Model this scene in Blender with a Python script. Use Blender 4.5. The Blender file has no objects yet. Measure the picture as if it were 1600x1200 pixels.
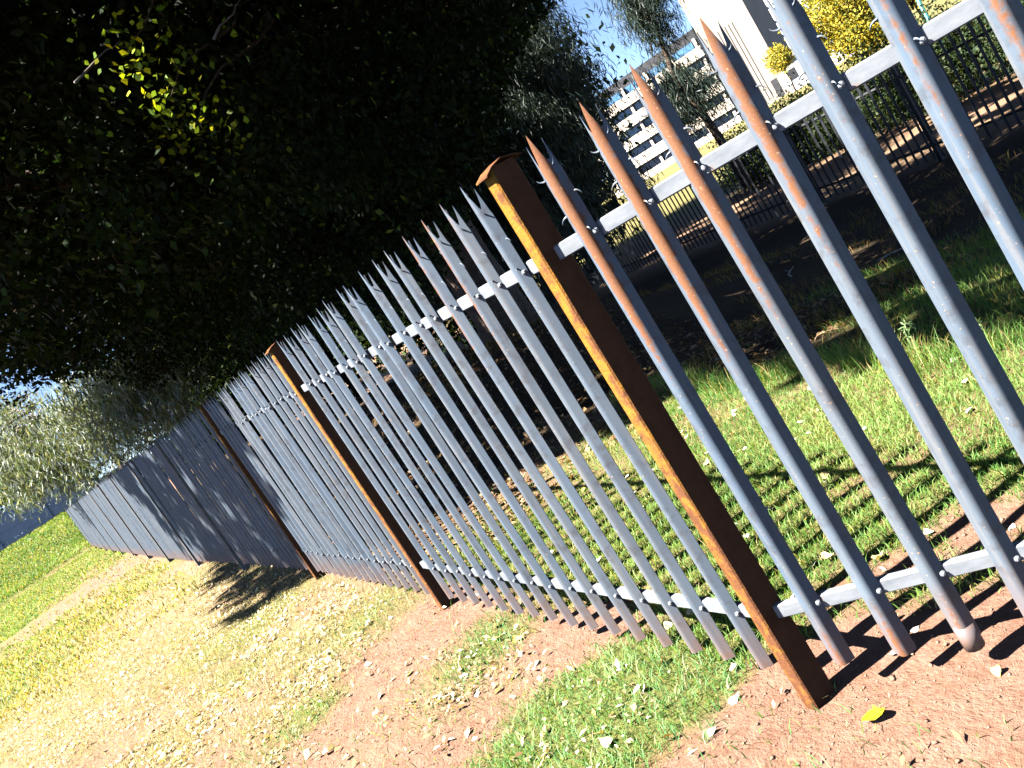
import bpy, math, random
import numpy as np
from mathutils import Matrix, Vector

random.seed(7)
rng = np.random.default_rng(7)
SC = bpy.context.scene
COL = SC.collection

# ------------------------------------------------------------------ camera
cam_d = bpy.data.cameras.new("camera")
cam_d.sensor_fit = 'HORIZONTAL'
cam_d.sensor_width = 36.0
cam_d.lens = 36.0 * 1452.77 / 1600.0
cam_d.clip_start = 0.05
cam_d.clip_end = 3000
cam = bpy.data.objects.new("camera", cam_d)
COL.objects.link(cam)
CAM = np.array([2.3063, -1.4163, 1.7028])
YAW, PIT, ROL = 1.1271, -0.1365, -0.5639
_f = np.array([-math.sin(YAW) * math.cos(PIT), math.cos(YAW) * math.cos(PIT), math.sin(PIT)])
_r = np.array([math.cos(YAW), math.sin(YAW), 0.0])
_u = np.cross(_r, _f)
RT = _r * math.cos(ROL) + _u * math.sin(ROL)
UP = -_r * math.sin(ROL) + _u * math.cos(ROL)
cam.matrix_world = Matrix(((RT[0], UP[0], -_f[0], CAM[0]), (RT[1], UP[1], -_f[1], CAM[1]),
                           (RT[2], UP[2], -_f[2], CAM[2]), (0, 0, 0, 1)))
SC.camera = cam

# ------------------------------------------------------------------ light
SUN_EL = math.radians(50)
SH = np.array([0.31, 0.951])                       # horizontal direction in which shadows fall
world = bpy.data.worlds.new("World")
SC.world = world
world.use_nodes = True
wn = world.node_tree.nodes
wl = world.node_tree.links
sky = wn.new('ShaderNodeTexSky')
sky.sky_type = 'NISHITA'
sky.sun_disc = False
sky.sun_elevation = SUN_EL
sky.sun_rotation = math.atan2(-SH[0], -SH[1])
sky.altitude = 1700
sky.air_density = 0.45
sky.dust_density = 0.4
sky.ozone_density = 1.5
wl.new(sky.outputs[0], wn['Background'].inputs[0])
wn['Background'].inputs[1].default_value = 0.05
sun_d = bpy.data.lights.new("sun", 'SUN')
sun_d.energy = 5.0
sun_d.angle = math.radians(0.53)
sun_d.color = (1.0, 0.95, 0.86)
sun = bpy.data.objects.new("sun", sun_d)
COL.objects.link(sun)
_sd = Vector((SH[0] * math.cos(SUN_EL), SH[1] * math.cos(SUN_EL), -math.sin(SUN_EL)))
sun.rotation_euler = _sd.to_track_quat('-Z', 'Y').to_euler()
sun.location = (-3, -10, 12)
vs = SC.view_settings
vs.view_transform = 'Standard'
vs.look = 'None'
vs.exposure = 2.65
vs.gamma = 1.0
vs.use_curve_mapping = False
SC.cycles.max_bounces = 6
SC.cycles.diffuse_bounces = 0
SC.cycles.transparent_max_bounces = 4


# ------------------------------------------------------------------ helpers
def link(o, parent=None):
    COL.objects.link(o)
    if parent is not None:
        o.parent = parent
    return o


def tag(o, label=None, cat=None, group=None, kind=None):
    if label: o["label"] = label
    if cat: o["category"] = cat
    if group: o["group"] = group
    if kind: o["kind"] = kind
    return o


def empty(name, loc, label, cat, group=None, rz=0.0):
    o = bpy.data.objects.new(name, None)
    o.empty_display_size = 0.1
    o.location = loc
    o.rotation_euler = (0, 0, rz)
    link(o)
    return tag(o, label, cat, group)


def mesh_from(name, verts, faces, mat=None, smooth=False):
    me = bpy.data.meshes.new(name)
    me.from_pydata([tuple(map(float, v)) for v in verts], [], faces)
    if mat: me.materials.append(mat)
    if smooth: me.polygons.foreach_set('use_smooth', [True] * len(me.polygons))
    me.update()
    return me


def mesh_np(name, V, loops, totals, mat, col=None, smooth=False):
    """fast mesh from numpy arrays; totals = corners per face"""
    me = bpy.data.meshes.new(name)
    V = np.ascontiguousarray(V, dtype=np.float32)
    loops = np.ascontiguousarray(loops, dtype=np.int32)
    totals = np.ascontiguousarray(totals, dtype=np.int32)
    me.vertices.add(len(V))
    me.vertices.foreach_set('co', V.ravel())
    me.loops.add(len(loops))
    me.loops.foreach_set('vertex_index', loops)
    me.polygons.add(len(totals))
    st = np.concatenate([[0], np.cumsum(totals)[:-1]]).astype(np.int32)
    me.polygons.foreach_set('loop_start', st)
    me.polygons.foreach_set('loop_total', totals)
    if smooth: me.polygons.foreach_set('use_smooth', np.ones(len(totals), dtype=bool))
    me.update(calc_edges=True)
    if col is not None:
        a = me.color_attributes.new('Col', 'FLOAT_COLOR', 'POINT')
        c = np.ones((len(V), 4), dtype=np.float32)
        c[:, :3] = col
        a.data.foreach_set('color', c.ravel())
    me.materials.append(mat)
    return me


def obj(name, me, parent=None, loc=(0, 0, 0), rot=(0, 0, 0), scale=(1, 1, 1)):
    o = bpy.data.objects.new(name, me)
    o.location = loc
    o.rotation_euler = rot
    o.scale = scale
    return link(o, parent)


def box_vf(x0, x1, y0, y1, z0, z1, b=0.0):
    if b <= 0:
        v = [(x0, y0, z0), (x1, y0, z0), (x1, y1, z0), (x0, y1, z0), (x0, y0, z1), (x1, y0, z1), (x1, y1, z1), (x0, y1, z1)]
        f = [(0, 3, 2, 1), (4, 5, 6, 7), (0, 1, 5, 4), (1, 2, 6, 5), (2, 3, 7, 6), (3, 0, 4, 7)]
        return v, f
    # chamfered along the vertical / long edges in the x-y plane
    p = [(x0 + b, y0), (x1 - b, y0), (x1, y0 + b), (x1, y1 - b), (x1 - b, y1), (x0 + b, y1), (x0, y1 - b), (x0, y0 + b)]
    v = [(a, c, z0) for a, c in p] + [(a, c, z1) for a, c in p]
    f = [tuple(range(7, -1, -1)), tuple(range(8, 16))] + [(i, (i + 1) % 8, 8 + (i + 1) % 8, 8 + i) for i in range(8)]
    return v, f


def join_vf(parts):
    V, F = [], []
    for v, f in parts:
        n = len(V)
        V += list(v)
        F += [tuple(i + n for i in q) for q in f]
    return V, F


def tube_vf(pts, radii, seg=8):
    pts = [Vector(p) for p in pts]
    V, F = [], []
    ref = Vector((0.3, 0.9, 0.2)).normalized()
    for i, p in enumerate(pts):
        t = (pts[min(i + 1, len(pts) - 1)] - pts[max(i - 1, 0)]).normalized()
        a = t.cross(ref)
        if a.length < 1e-3: a = t.cross(Vector((1, 0, 0)))
        a.normalize()
        b = t.cross(a)
        for k in range(seg):
            w = 2 * math.pi * k / seg
            V.append(p + (a * math.cos(w) + b * math.sin(w)) * radii[i])
    n = len(pts)
    for i in range(n - 1):
        for k in range(seg):
            F.append((i * seg + k, i * seg + (k + 1) % seg, (i + 1) * seg + (k + 1) % seg, (i + 1) * seg + k))
    F.append(tuple(range(seg - 1, -1, -1)))
    F.append(tuple((n - 1) * seg + k for k in range(seg)))
    return V, F


_perm = np.random.default_rng(3).random((256, 256))


def vnoise(x, y):
    x = np.asarray(x, float); y = np.asarray(y, float)
    xi = np.floor(x).astype(int); yi = np.floor(y).astype(int)
    fx = x - xi; fy = y - yi
    fx = fx * fx * (3 - 2 * fx); fy = fy * fy * (3 - 2 * fy)
    g = lambda a, b: _perm[a % 256, b % 256]
    return (g(xi, yi) * (1 - fx) + g(xi + 1, yi) * fx) * (1 - fy) + (g(xi, yi + 1) * (1 - fx) + g(xi + 1, yi + 1) * fx) * fy


def fbm(x, y, s=1.0, o=4):
    t = 0; a = 0.5; n = 0
    for k in range(o):
        t = t + a * vnoise(np.asarray(x) * s + 17.3 * k, np.asarray(y) * s + 5.1 * k)
        n += a; a *= 0.5; s *= 2.1
    return t / n


def sstep(a, b, x):
    t = np.clip((np.asarray(x, float) - a) / (b - a), 0, 1)
    return t * t * (3 - 2 * t)


# ------------------------------------------------------------------ materials
def newmat(name):
    m = bpy.data.materials.new(name)
    m.use_nodes = True
    nt = m.node_tree
    return m, nt, nt.nodes, nt.links, nt.nodes['Principled BSDF']


def ramp(n, pos, interp='LINEAR'):
    r = n.new('ShaderNodeValToRGB')
    r.color_ramp.interpolation = interp
    els = r.color_ramp.elements
    while len(els) < len(pos): els.new(0.5)
    for e, (p, c) in zip(els, pos):
        e.position = p
        e.color = (*c, 1) if len(c) == 3 else c
    return r


def mixc(n, l, fac, a, b):
    m = n.new('ShaderNodeMix'); m.data_type = 'RGBA'
    for sock, val in ((0, fac), (6, a), (7, b)):
        if hasattr(val, 'is_output'): l.new(val, m.inputs[sock])
        elif isinstance(val, (int, float)): m.inputs[sock].default_value = val
        else: m.inputs[sock].default_value = (*val, 1)
    return m.outputs[2]


def mth(n, l, op, a, b=None, clamp=False):
    m = n.new('ShaderNodeMath'); m.operation = op; m.use_clamp = clamp
    for i, v in enumerate((a, b)):
        if v is None: continue
        if hasattr(v, 'is_output'): l.new(v, m.inputs[i])
        else: m.inputs[i].default_value = v
    return m.outputs[0]


def noise(n, l, vec, scale, detail=4, rough=0.55, dist=0.0):
    t = n.new('ShaderNodeTexNoise')
    t.inputs['Scale'].default_value = scale
    t.inputs['Detail'].default_value = detail
    t.inputs['Roughness'].default_value = rough
    t.inputs['Distortion'].default_value = dist
    if vec is not None: l.new(vec, t.inputs['Vector'])
    return t.outputs['Fac']


def mapping(n, l, vec, scale):
    m = n.new('ShaderNodeMapping')
    m.inputs['Scale'].default_value = scale
    l.new(vec, m.inputs['Vector'])
    return m.outputs[0]


def bump(n, l, h, strength, dist, bsdf):
    b = n.new('ShaderNodeBump')
    b.inputs['Strength'].default_value = strength
    b.inputs['Distance'].default_value = dist
    l.new(h, b.inputs['Height'])
    l.new(b.outputs[0], bsdf.inputs['Normal'])


def mat_steel():
    """weathered blue-grey palisade steel; rust follows the ridge where the object property 'rust' is high"""
    m, nt, n, l, bs = newmat("weathered_steel")
    tc = n.new('ShaderNodeTexCoord')
    oi = n.new('ShaderNodeObjectInfo')
    add = n.new('ShaderNodeVectorMath'); add.operation = 'ADD'
    l.new(tc.outputs['Object'], add.inputs[0])
    cmb = n.new('ShaderNodeCombineXYZ')
    rr = mth(n, l, 'MULTIPLY', oi.outputs['Random'], 37.0)
    for i in range(3): l.new(rr, cmb.inputs[i])
    l.new(cmb.outputs[0], add.inputs[1])
    v = add.outputs[0]
    n1 = noise(n, l, mapping(n, l, v, (9, 9, 2.2)), 1.0, 5, 0.6)
    n2 = noise(n, l, v, 160, 3, 0.6)
    base = mixc(n, l, n1, (0.050, 0.074, 0.112), (0.122, 0.162, 0.212))
    base = mixc(n, l, mth(n, l, 'MULTIPLY', oi.outputs['Random'], 0.45), base, (0.115, 0.12, 0.128))
    st = noise(n, l, mapping(n, l, v, (70, 70, 3)), 1.0, 4, 0.6)
    sr = ramp(n, [(0.50, (0, 0, 0)), (0.66, (1, 1, 1))]); l.new(st, sr.inputs[0])
    base = mixc(n, l, mth(n, l, 'MULTIPLY', sr.outputs[0], 0.55), base, (0.16, 0.155, 0.155))
    bl = noise(n, l, v, 17, 5, 0.65)
    br = ramp(n, [(0.52, (0, 0, 0)), (0.68, (1, 1, 1))]); l.new(bl, br.inputs[0])
    base = mixc(n, l, mth(n, l, 'MULTIPLY', br.outputs[0], 0.55), base, (0.055, 0.048, 0.050))
    sep = n.new('ShaderNodeSeparateXYZ'); l.new(tc.outputs['Object'], sep.inputs[0])
    at = n.new('ShaderNodeAttribute'); at.attribute_type = 'OBJECT'; at.attribute_name = 'rust'
    ridge = mth(n, l, 'ABSOLUTE', mth(n, l, 'ADD', sep.outputs[0], 0.003))
    ridge = mth(n, l, 'SUBTRACT', 1.0, mth(n, l, 'DIVIDE', ridge, 0.024), True)
    hz = noise(n, l, mapping(n, l, v, (4, 4, 2.6)), 1.0, 3, 0.6)
    up = mth(n, l, 'DIVIDE', mth(n, l, 'SUBTRACT', sep.outputs[2], 0.75), 0.7, True)
    lo = mth(n, l, 'DIVIDE', mth(n, l, 'SUBTRACT', 0.35, sep.outputs[2]), 0.3, True)
    rise = mth(n, l, 'MAXIMUM', up, mth(n, l, 'MULTIPLY', lo, 0.55))
    k = mth(n, l, 'MULTIPLY', mth(n, l, 'ADD', mth(n, l, 'MULTIPLY', ridge, 1.1), mth(n, l, 'MULTIPLY', hz, 0.85)), rise)
    k = mth(n, l, 'MULTIPLY', k, at.outputs['Fac'])
    k = mth(n, l, 'MULTIPLY', k, mth(n, l, 'ADD', -0.10, mth(n, l, 'MULTIPLY', noise(n, l, mapping(n, l, v, (48, 48, 34)), 1.0, 6, 0.75), 2.0)))
    k = mth(n, l, 'ADD', k, mth(n, l, 'MULTIPLY', n2, 0.25))
    rm = ramp(n, [(0.66, (0, 0, 0)), (1.05, (1, 1, 1))]); l.new(k, rm.inputs[0])
    spm = mth(n, l, 'GREATER_THAN', noise(n, l, v, 120, 2, 0.5), 0.70)
    spm = mth(n, l, 'MULTIPLY', spm, mth(n, l, 'GREATER_THAN', mth(n, l, 'ADD', mth(n, l, 'MULTIPLY', ridge, 0.35), hz), 0.68))
    rustc = mixc(n, l, n2, (0.06, 0.023, 0.013), (0.26, 0.105, 0.042))
    rustc = mixc(n, l, mth(n, l, 'MULTIPLY', noise(n, l, v, 45, 4, 0.7), 0.75), rustc, (0.17, 0.075, 0.04))
    foot = mth(n, l, 'DIVIDE', mth(n, l, 'SUBTRACT', 0.22, sep.outputs[2]), 0.22, True)
    base = mixc(n, l, mth(n, l, 'MULTIPLY', foot, mth(n, l, 'MULTIPLY', bl, 1.1)), base, (0.20, 0.115, 0.08))
    c = mixc(n, l, rm.outputs[0], base, rustc)
    c = mixc(n, l, mth(n, l, 'MULTIPLY', spm, 0.8), c, (0.42, 0.26, 0.15))
    l.new(c, bs.inputs['Base Color'])
    ro = mth(n, l, 'ADD', mth(n, l, 'MULTIPLY', rm.outputs[0], 0.35), mth(n, l, 'ADD', mth(n, l, 'MULTIPLY', n1, 0.22), 0.33))
    l.new(ro, bs.inputs['Roughness'])
    bs.inputs['Specular IOR Level'].default_value = 0.3
    bump(n, l, mth(n, l, 'ADD', mth(n, l, 'MULTIPLY', n2, 0.4), n1), 0.18, 0.002, bs)
    return m


def mat_rust():
    m, nt, n, l, bs = newmat("rusty_post")
    tc = n.new('ShaderNodeTexCoord')
    v = tc.outputs['Object']
    n1 = noise(n, l, mapping(n, l, v, (26, 26, 24)), 1.0, 6, 0.72)
    n2 = noise(n, l, v, 120, 4, 0.7)
    n3 = noise(n, l, mapping(n, l, v, (15, 15, 13)), 1.3, 5, 0.65, 0.5)
    c = mixc(n, l, n1, (0.045, 0.017, 0.009), (0.20, 0.080, 0.035))
    sep = n.new('ShaderNodeSeparateXYZ'); l.new(v, sep.inputs[0])
    hi = mth(n, l, 'MULTIPLY', sep.outputs[2], 0.10)
    left = mth(n, l, 'MULTIPLY', sep.outputs[0], -1.6)
    rm = ramp(n, [(0.50, (0, 0, 0)), (0.70, (1, 1, 1))])
    l.new(mth(n, l, 'ADD', n3, mth(n, l, 'ADD', hi, left)), rm.inputs[0])
    front = mth(n, l, 'LESS_THAN', sep.outputs[1], -0.04)
    lich = mixc(n, l, n2, (0.26, 0.095, 0.014), (0.55, 0.31, 0.012))
    lich = mixc(n, l, mth(n, l, 'MULTIPLY', noise(n, l, v, 60, 5, 0.7), 0.7), lich, (0.22, 0.075, 0.022))
    c = mixc(n, l, mth(n, l, 'MULTIPLY', mth(n, l, 'MULTIPLY', rm.outputs[0], front), 0.92), c, lich)
    c = mixc(n, l, mth(n, l, 'MULTIPLY', n2, 0.45), c, (0.13, 0.05, 0.022))
    l.new(c, bs.inputs['Base Color'])
    bs.inputs['Roughness'].default_value = 0.9
    bs.inputs['Specular IOR Level'].default_value = 0.15
    bump(n, l, mth(n, l, 'ADD', n2, n1), 0.8, 0.004, bs)
    return m


def mat_galv():
    m, nt, n, l, bs = newmat("galvanised_rail")
    tc = n.new('ShaderNodeTexCoord'); v = tc.outputs['Object']
    n1 = noise(n, l, mapping(n, l, v, (14, 40, 40)), 1.0, 5, 0.6)
    n2 = noise(n, l, v, 90, 3)
    c = mixc(n, l, n1, (0.075, 0.088, 0.11), (0.26, 0.275, 0.30))
    rm = ramp(n, [(0.60, (0, 0, 0)), (0.72, (1, 1, 1))]); l.new(noise(n, l, v, 11, 5, 0.6), rm.inputs[0])
    c = mixc(n, l, mth(n, l, 'MULTIPLY', rm.outputs[0], 0.75), c, (0.22, 0.13, 0.08))
    l.new(c, bs.inputs['Base Color'])
    bs.inputs['Specular IOR Level'].default_value = 0.4
    l.new(mth(n, l, 'ADD', mth(n, l, 'MULTIPLY', n1, 0.3), 0.28), bs.inputs['Roughness'])
    bump(n, l, mth(n, l, 'ADD', n1, mth(n, l, 'MULTIPLY', n2, 0.3)), 0.2, 0.002, bs)
    return m


def mat_plain(name, c1, c2, scale=8, rough=0.8, bstr=0.3, bdist=0.01, metallic=0.0, obj_coords=True):
    m, nt, n, l, bs = newmat(name)
    tc = n.new('ShaderNodeTexCoord'); v = tc.outputs['Object']
    n1 = noise(n, l, v, scale, 6, 0.6)
    rm = ramp(n, [(0.3, c1), (0.72, c2)]); l.new(n1, rm.inputs[0])
    l.new(rm.outputs[0], bs.inputs['Base Color'])
    bs.inputs['Roughness'].default_value = rough
    bs.inputs['Metallic'].default_value = metallic
    bump(n, l, n1, bstr, bdist, bs)
    return m


def mat_leaf(name, trans=0.35, rough=0.5, spec=0.4):
    m, nt, n, l, bs = newmat(name)
    at = n.new('ShaderNodeAttribute'); at.attribute_name = 'Col'
    l.new(at.outputs['Color'], bs.inputs['Base Color'])
    bs.inputs['Roughness'].default_value = rough
    bs.inputs['Specular IOR Level'].default_value = spec
    tr = n.new('ShaderNodeBsdfTranslucent')
    tw = n.new('ShaderNodeVectorMath'); tw.operation = 'MULTIPLY'
    l.new(at.outputs['Color'], tw.inputs[0]); tw.inputs[1].default_value = (1.5, 1.35, 0.5)
    l.new(tw.outputs[0], tr.inputs['Color'])
    mx = n.new('ShaderNodeMixShader'); mx.inputs[0].default_value = trans
    l.new(bs.outputs[0], mx.inputs[1]); l.new(tr.outputs[0], mx.inputs[2])
    l.new(mx.outputs[0], n['Material Output'].inputs['Surface'])
    return m


def mat_ground():
    m, nt, n, l, bs = newmat("soil_and_thatch")
    tc = n.new('ShaderNodeTexCoord'); v = tc.outputs['Object']
    at = n.new('ShaderNodeAttribute'); at.attribute_name = 'Col'     # r: grass thatch, g: litter, b: tree shade painted into the soil
    sep = n.new('ShaderNodeSeparateColor'); l.new(at.outputs['Color'], sep.inputs[0])
    n1 = noise(n, l, v, 3.0, 6, 0.65)
    n2 = noise(n, l, v, 38, 6, 0.7)
    n3 = noise(n, l, v, 150, 3, 0.7)
    soil = mixc(n, l, n1, (0.20, 0.103, 0.070), (0.33, 0.185, 0.128))
    soil = mixc(n, l, mth(n, l, 'MULTIPLY', mth(n, l, 'MULTIPLY', n2, n3), 2.0, True), soil, (0.17, 0.08, 0.055))
    th = mixc(n, l, n2, (0.075, 0.085, 0.022), (0.19, 0.20, 0.06))
    li = mixc(n, l, n2, (0.13, 0.078, 0.042), (0.34, 0.25, 0.15))
    jag = mth(n, l, 'MULTIPLY', mth(n, l, 'SUBTRACT', n2, 0.5), 0.7)
    g1 = mth(n, l, 'ADD', sep.outputs[0], jag, True)
    g2 = mth(n, l, 'ADD', sep.outputs[1], jag, True)
    n4 = noise(n, l, v, 11, 5, 0.7, 0.4)
    mr = ramp(n, [(0.42, (0, 0, 0)), (0.62, (1, 1, 1))]); l.new(n4, mr.inputs[0])
    soil = mixc(n, l, mth(n, l, 'MULTIPLY', mr.outputs[0], 0.55), soil, (0.28, 0.185, 0.14))
    vo = n.new('ShaderNodeTexVoronoi'); vo.inputs['Scale'].default_value = 55; l.new(v, vo.inputs['Vector'])
    vr = ramp(n, [(0.0, (1, 1, 1)), (0.32, (0, 0, 0))]); l.new(vo.outputs['Distance'], vr.inputs[0])
    soil = mixc(n, l, mth(n, l, 'MULTIPLY', vr.outputs[0], mth(n, l, 'MULTIPLY', n1, 0.6)), soil, (0.12, 0.058, 0.042))
    shaded_soil = mixc(n, l, n2, (0.013, 0.009, 0.007), (0.05, 0.032, 0.021))  # near-black soil colour, deep canopy shade put into the paint
    soil = mixc(n, l, mth(n, l, 'ADD', sep.outputs[2], mth(n, l, 'MULTIPLY', jag, sep.outputs[2]), True), soil, shaded_soil)
    c = mixc(n, l, g2, soil, li)
    c = mixc(n, l, g1, c, th)
    l.new(c, bs.inputs['Base Color'])
    bs.inputs['Roughness'].default_value = 0.95
    bs.inputs['Specular IOR Level'].default_value = 0.15
    h = mth(n, l, 'ADD', mth(n, l, 'ADD', n2, mth(n, l, 'MULTIPLY', n4, 0.8)), mth(n, l, 'MULTIPLY', n3, 0.15))
    bump(n, l, h, 0.9, 0.03, bs)
    return m


M_STEEL, M_RUST, M_GALV = mat_steel(), mat_rust(), mat_galv()
M_TAN = mat_plain("faded_rusty_post", (.10, .09, .085), (.20, .175, .15), 14, .8, .4, .004)
M_LEAF = mat_leaf("leaf", 0.35, 0.6, 0.1)
M_NEEDLE = mat_leaf("needle", 0.2, 0.5, 0.4)
M_GRASS = mat_leaf("grass", 0.35, 0.55, 0.3)
M_DRY = mat_leaf("dry_leaf", 0.18, 0.7, 0.2)
M_BARK = mat_plain("bark", (0.035, 0.022, 0.015), (0.13, 0.085, 0.06), 9, 0.9, 0.9, 0.03)
M_BARK2 = mat_plain("pale_bark", (0.16, 0.12, 0.09), (0.42, 0.36, 0.30), 6, 0.85, 0.6, 0.02)
M_DARKSTEEL = mat_plain("dark_fence_paint", (0.010, 0.012, 0.018), (0.03, 0.033, 0.04), 12, 0.5, 0.1, 0.002)
M_GROUND = mat_ground()

# ------------------------------------------------------------------ terrain
FA = -0.4927                                              # direction of the near panel
DR = np.array([math.cos(-FA), math.sin(-FA)])             # along it
FENCE = [(0.0, 0.0), (-3.13, 0.0), (-6.26, -0.02), (-9.38, -0.17), (-12.5, -0.34), (-15.62, -0.48), (-18.75, -0.61),
         (-21.87, -0.73), (-25.0, -0.85), (-28.12, -0.96), (-31.25, -1.06), (-34.37, -1.15), (-37.5, -1.24), (-40.6, -1.32)]


def ground_z(x, y, fine=True):
    x = np.asarray(x, float); y = np.asarray(y, float)
    z = np.zeros(np.broadcast(x, y).shape)
    # the ground falls away behind the grass strip, down to the dark fence
    edge = 2.45 + 0.12 * np.sin(x * 1.3) + 0.10 * np.sin(x * 3.1 + 1)
    near = sstep(-10.0, -6.5, x)
    drop = -0.40 * sstep(edge, edge + 0.8, y) - 0.65 * sstep(3.2, 8.5, y)
    bank = 0.42 * sstep(1.8, 3.6, y) - 0.50 * sstep(4.6, 7.5, y) - 0.97 * sstep(6.0, 10.5, y)
    z = z + near * drop + (1 - near) * bank * sstep(-60, -38, x)
    # fall beyond the hedge towards the buildings
    r = np.hypot(x - CAM[0], y - CAM[1])
    z = z - sstep(22, 34, y) * np.clip((r - 30) * 0.022, 0, 4)
    # berm under the far boundary wall, on the near side of the fence
    rise = 1.62 * sstep(-40.5, -46.5, x) * sstep(3.8, 1.2, y)
    lip = 0.22 * sstep(-39.9, -40.3, x) * sstep(-0.9, -1.6, y)
    z = z + rise + lip
    fur = np.exp(-((x + 22.4 + 0.25 * (y + 3.6)) / 0.5) ** 2) * sstep(-1.6, -2.6, y) * sstep(-14, -6, y)
    z = z - 0.16 * fur
    z = z + 0.06 * (fbm(x, y, 0.35, 3) - 0.5) * sstep(0.5, 3, np.abs(y))
    z = z + 0.22 * (fbm(x * .8, y, .9, 3) - 0.5) * sstep(2.9, 4.2, y) * sstep(13, 11, y)
    if fine:
        z = z + 0.05 * (fbm(x + 40, y, 2.4, 3) - 0.5) + 0.018 * (fbm(x, y + 9, 9.0, 3) - 0.5)
    return z


GREEN = [(-2.25, -.17, .30, .9), (-.66, -.31, .55, 1.1), (-.8, .03, .28, .8), (-1.05, -.25, .30, .9), (-.5, .12, .25, .8), (-12.6, -3.9, 1.5, .9),
         (-3.2, -1.02, .30, .7), (-6.5, -.8, .6, .7), (-15.6, -.75, .8, .8), (-5.1, -1.07, .35, .7), (-.9, -.55, .35, .8), (-16, -5, 4.0, .9), (-4.2, -.2, .5, .5),
         (.78, -.12, .16, .8), (.72, .10, .10, .6), (-23.8, -4.5, 2.0, .9)]
BANKGREEN = [(-2.3, 4.55, .7, 1.2), (-5.4, 6.9, .6, 1.0), (-3.4, 6.8, .8, 1.1), (-1.6, 3.4, .5, .8), (-3.0, 4.7, .4, .9), (-.8, 4.2, .8, .9)]
BARE = [(.34, -.04, .34, 1.4), (.09, -.05, .30, 1.4), (-.2, -.08, .17, 1.1), (-1.5, -.03, .24, 1.3), (-3.06, -.14, .32, 1.2), (-2.8, -.75, .30, .9),
        (-2.45, -1.05, .3, .9), (-.32, -.42, .2, 1.0), (.04, .92, .16, 1.2), (-3.1, -.5, .3, .8), (-1.52, -.75, .3, .8), (.5, .2, .25, 1.2),
        (-22, -1.9, 3.0, 1.0), (.7, .45, .3, 1.0), (-.12, .62, .10, .8), (-.30, .45, .09, .7)]
LITTER = [(-9.4, -.9, 1.8, 1.0), (-7.3, -1.6, 1.5, 1.0), (-8.5, -2.5, 1.6, 1.0), (-5.0, -.7, .8, .9), (-8.5, -.2, 1.2, .9), (-4.6, -1.6, .8, .9), (-2.0, -.55, .5, .5),
          (-5.0, .2, .8, .6), (-3.6, -.9, .6, .6), (-11, -1.5, 1.5, .8), (-14, -2.0, 2.6, 1.1), (-18, -2.2, 2.8, .9), (-10.5, -3.2, 1.6, .9)]


def blobs(x, y, L):
    s = 0
    for (a, b, r, w) in L:
        s = s + w * np.exp(-((x - a) ** 2 + (y - b) ** 2) / (r * r))
    return s


def cover(x, y):
    """returns (grass, litter) cover in 0..1"""
    nz = fbm(x, y, 1.6, 4)
    bare = blobs(x, y, BARE) * (.55 + .9 * fbm(x + 2, y + 6, 4.5, 3))
    g = blobs(x, y, GREEN) + 1.3 * (nz - 0.42)
    behind = sstep(0.02, 0.30, y) * sstep(2.75, 2.4, y) * sstep(-5.0, -3.4, x)
    g = np.where(y > 0.0, np.maximum(g * 0.6, behind * (0.65 + 1.0 * (nz - 0.45) * 1.4)), g)
    far = sstep(-15, -25, x) * sstep(0.3, -1.0, y)
    g = g + far * 0.55 + 1.0 * sstep(-39.8, -40.8, x)
    shade = sstep(2.6, 3.0, y)
    g = np.where(y > 2.6, sstep(0.55, 0.70, fbm(x + 9, y + 3, .9, 3)) * 0.6 * sstep(-5.5, -4, x) + blobs(x, y, BANKGREEN), g)
    g = np.where(y > 19, .75 + .5 * (nz - .5), g)
    g = np.clip(g - 0.95 * bare, 0, 1)
    l = np.clip(blobs(x, y, LITTER) * 0.75 + 0.9 * (fbm(x - 11, y + 4, 1.1, 4) - 0.5), 0, 1)
    l = np.where(x < -13, l * 0.7, l)
    l = np.where((y > 0.3) & (x < -3.8), 0.25 * nz, l)
    l = np.where((y > 0.0) & (x >= -3.8), l * 0.4, l) * np.clip(1 - 0.8 * bare, 0, 1)
    l = np.where((y > 13.2) & (y < 19), .55 + .8 * (nz - .5), l)
    return g, l


def axis(fine0, fine1, step, lo, hi, grow=1.22):
    a = list(np.arange(fine0, fine1, step))
    s = step; v = a[-1]
    while v < hi:
        s *= grow; v += s; a.append(v)
    s = step; v = a[0]; b = []
    while v > lo:
        s *= grow; v -= s; b.append(v)
    return np.array(b[::-1] + a)


def build_ground():
    X = np.concatenate([axis(-12, 2.6, 0.05, -36, 700)[:], []])
    X = np.concatenate([[-900, -500, -300, -200, -140, -100, -80, -66], np.arange(-58, -36.5, 0.35), X[X > -36.4]])
    Y = axis(-4.2, 7.0, 0.05, -500, 900)
    gx, gy = np.meshgrid(X, Y, indexing='ij')
    gz = ground_z(gx, gy)
    g, l = cover(gx, gy)
    nx, ny = gx.shape
    V = np.stack([gx, gy, gz], -1).reshape(-1, 3)
    i = np.arange(nx * ny).reshape(nx, ny)
    q = np.stack([i[:-1, :-1], i[1:, :-1], i[1:, 1:], i[:-1, 1:]], -1).reshape(-1)
    soil_shade = np.maximum(sstep(2.35, 2.8, gy) * sstep(14.5, 12.5, gy), sstep(.15, .8, gy) * sstep(-4.2, -5.6, gx) * sstep(14.5, 12.5, gy)) * sstep(-42, -38, gx)  # where tree shade is painted into the soil colour, behind the fence
    colr = np.stack([g, l, soil_shade], -1).reshape(-1, 3)
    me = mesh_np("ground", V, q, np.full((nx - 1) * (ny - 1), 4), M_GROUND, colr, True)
    o = obj("ground", me)
    tag(o, "red brown soil and grassy ground under the fences", kind="structure")
    return o


build_ground()


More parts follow.
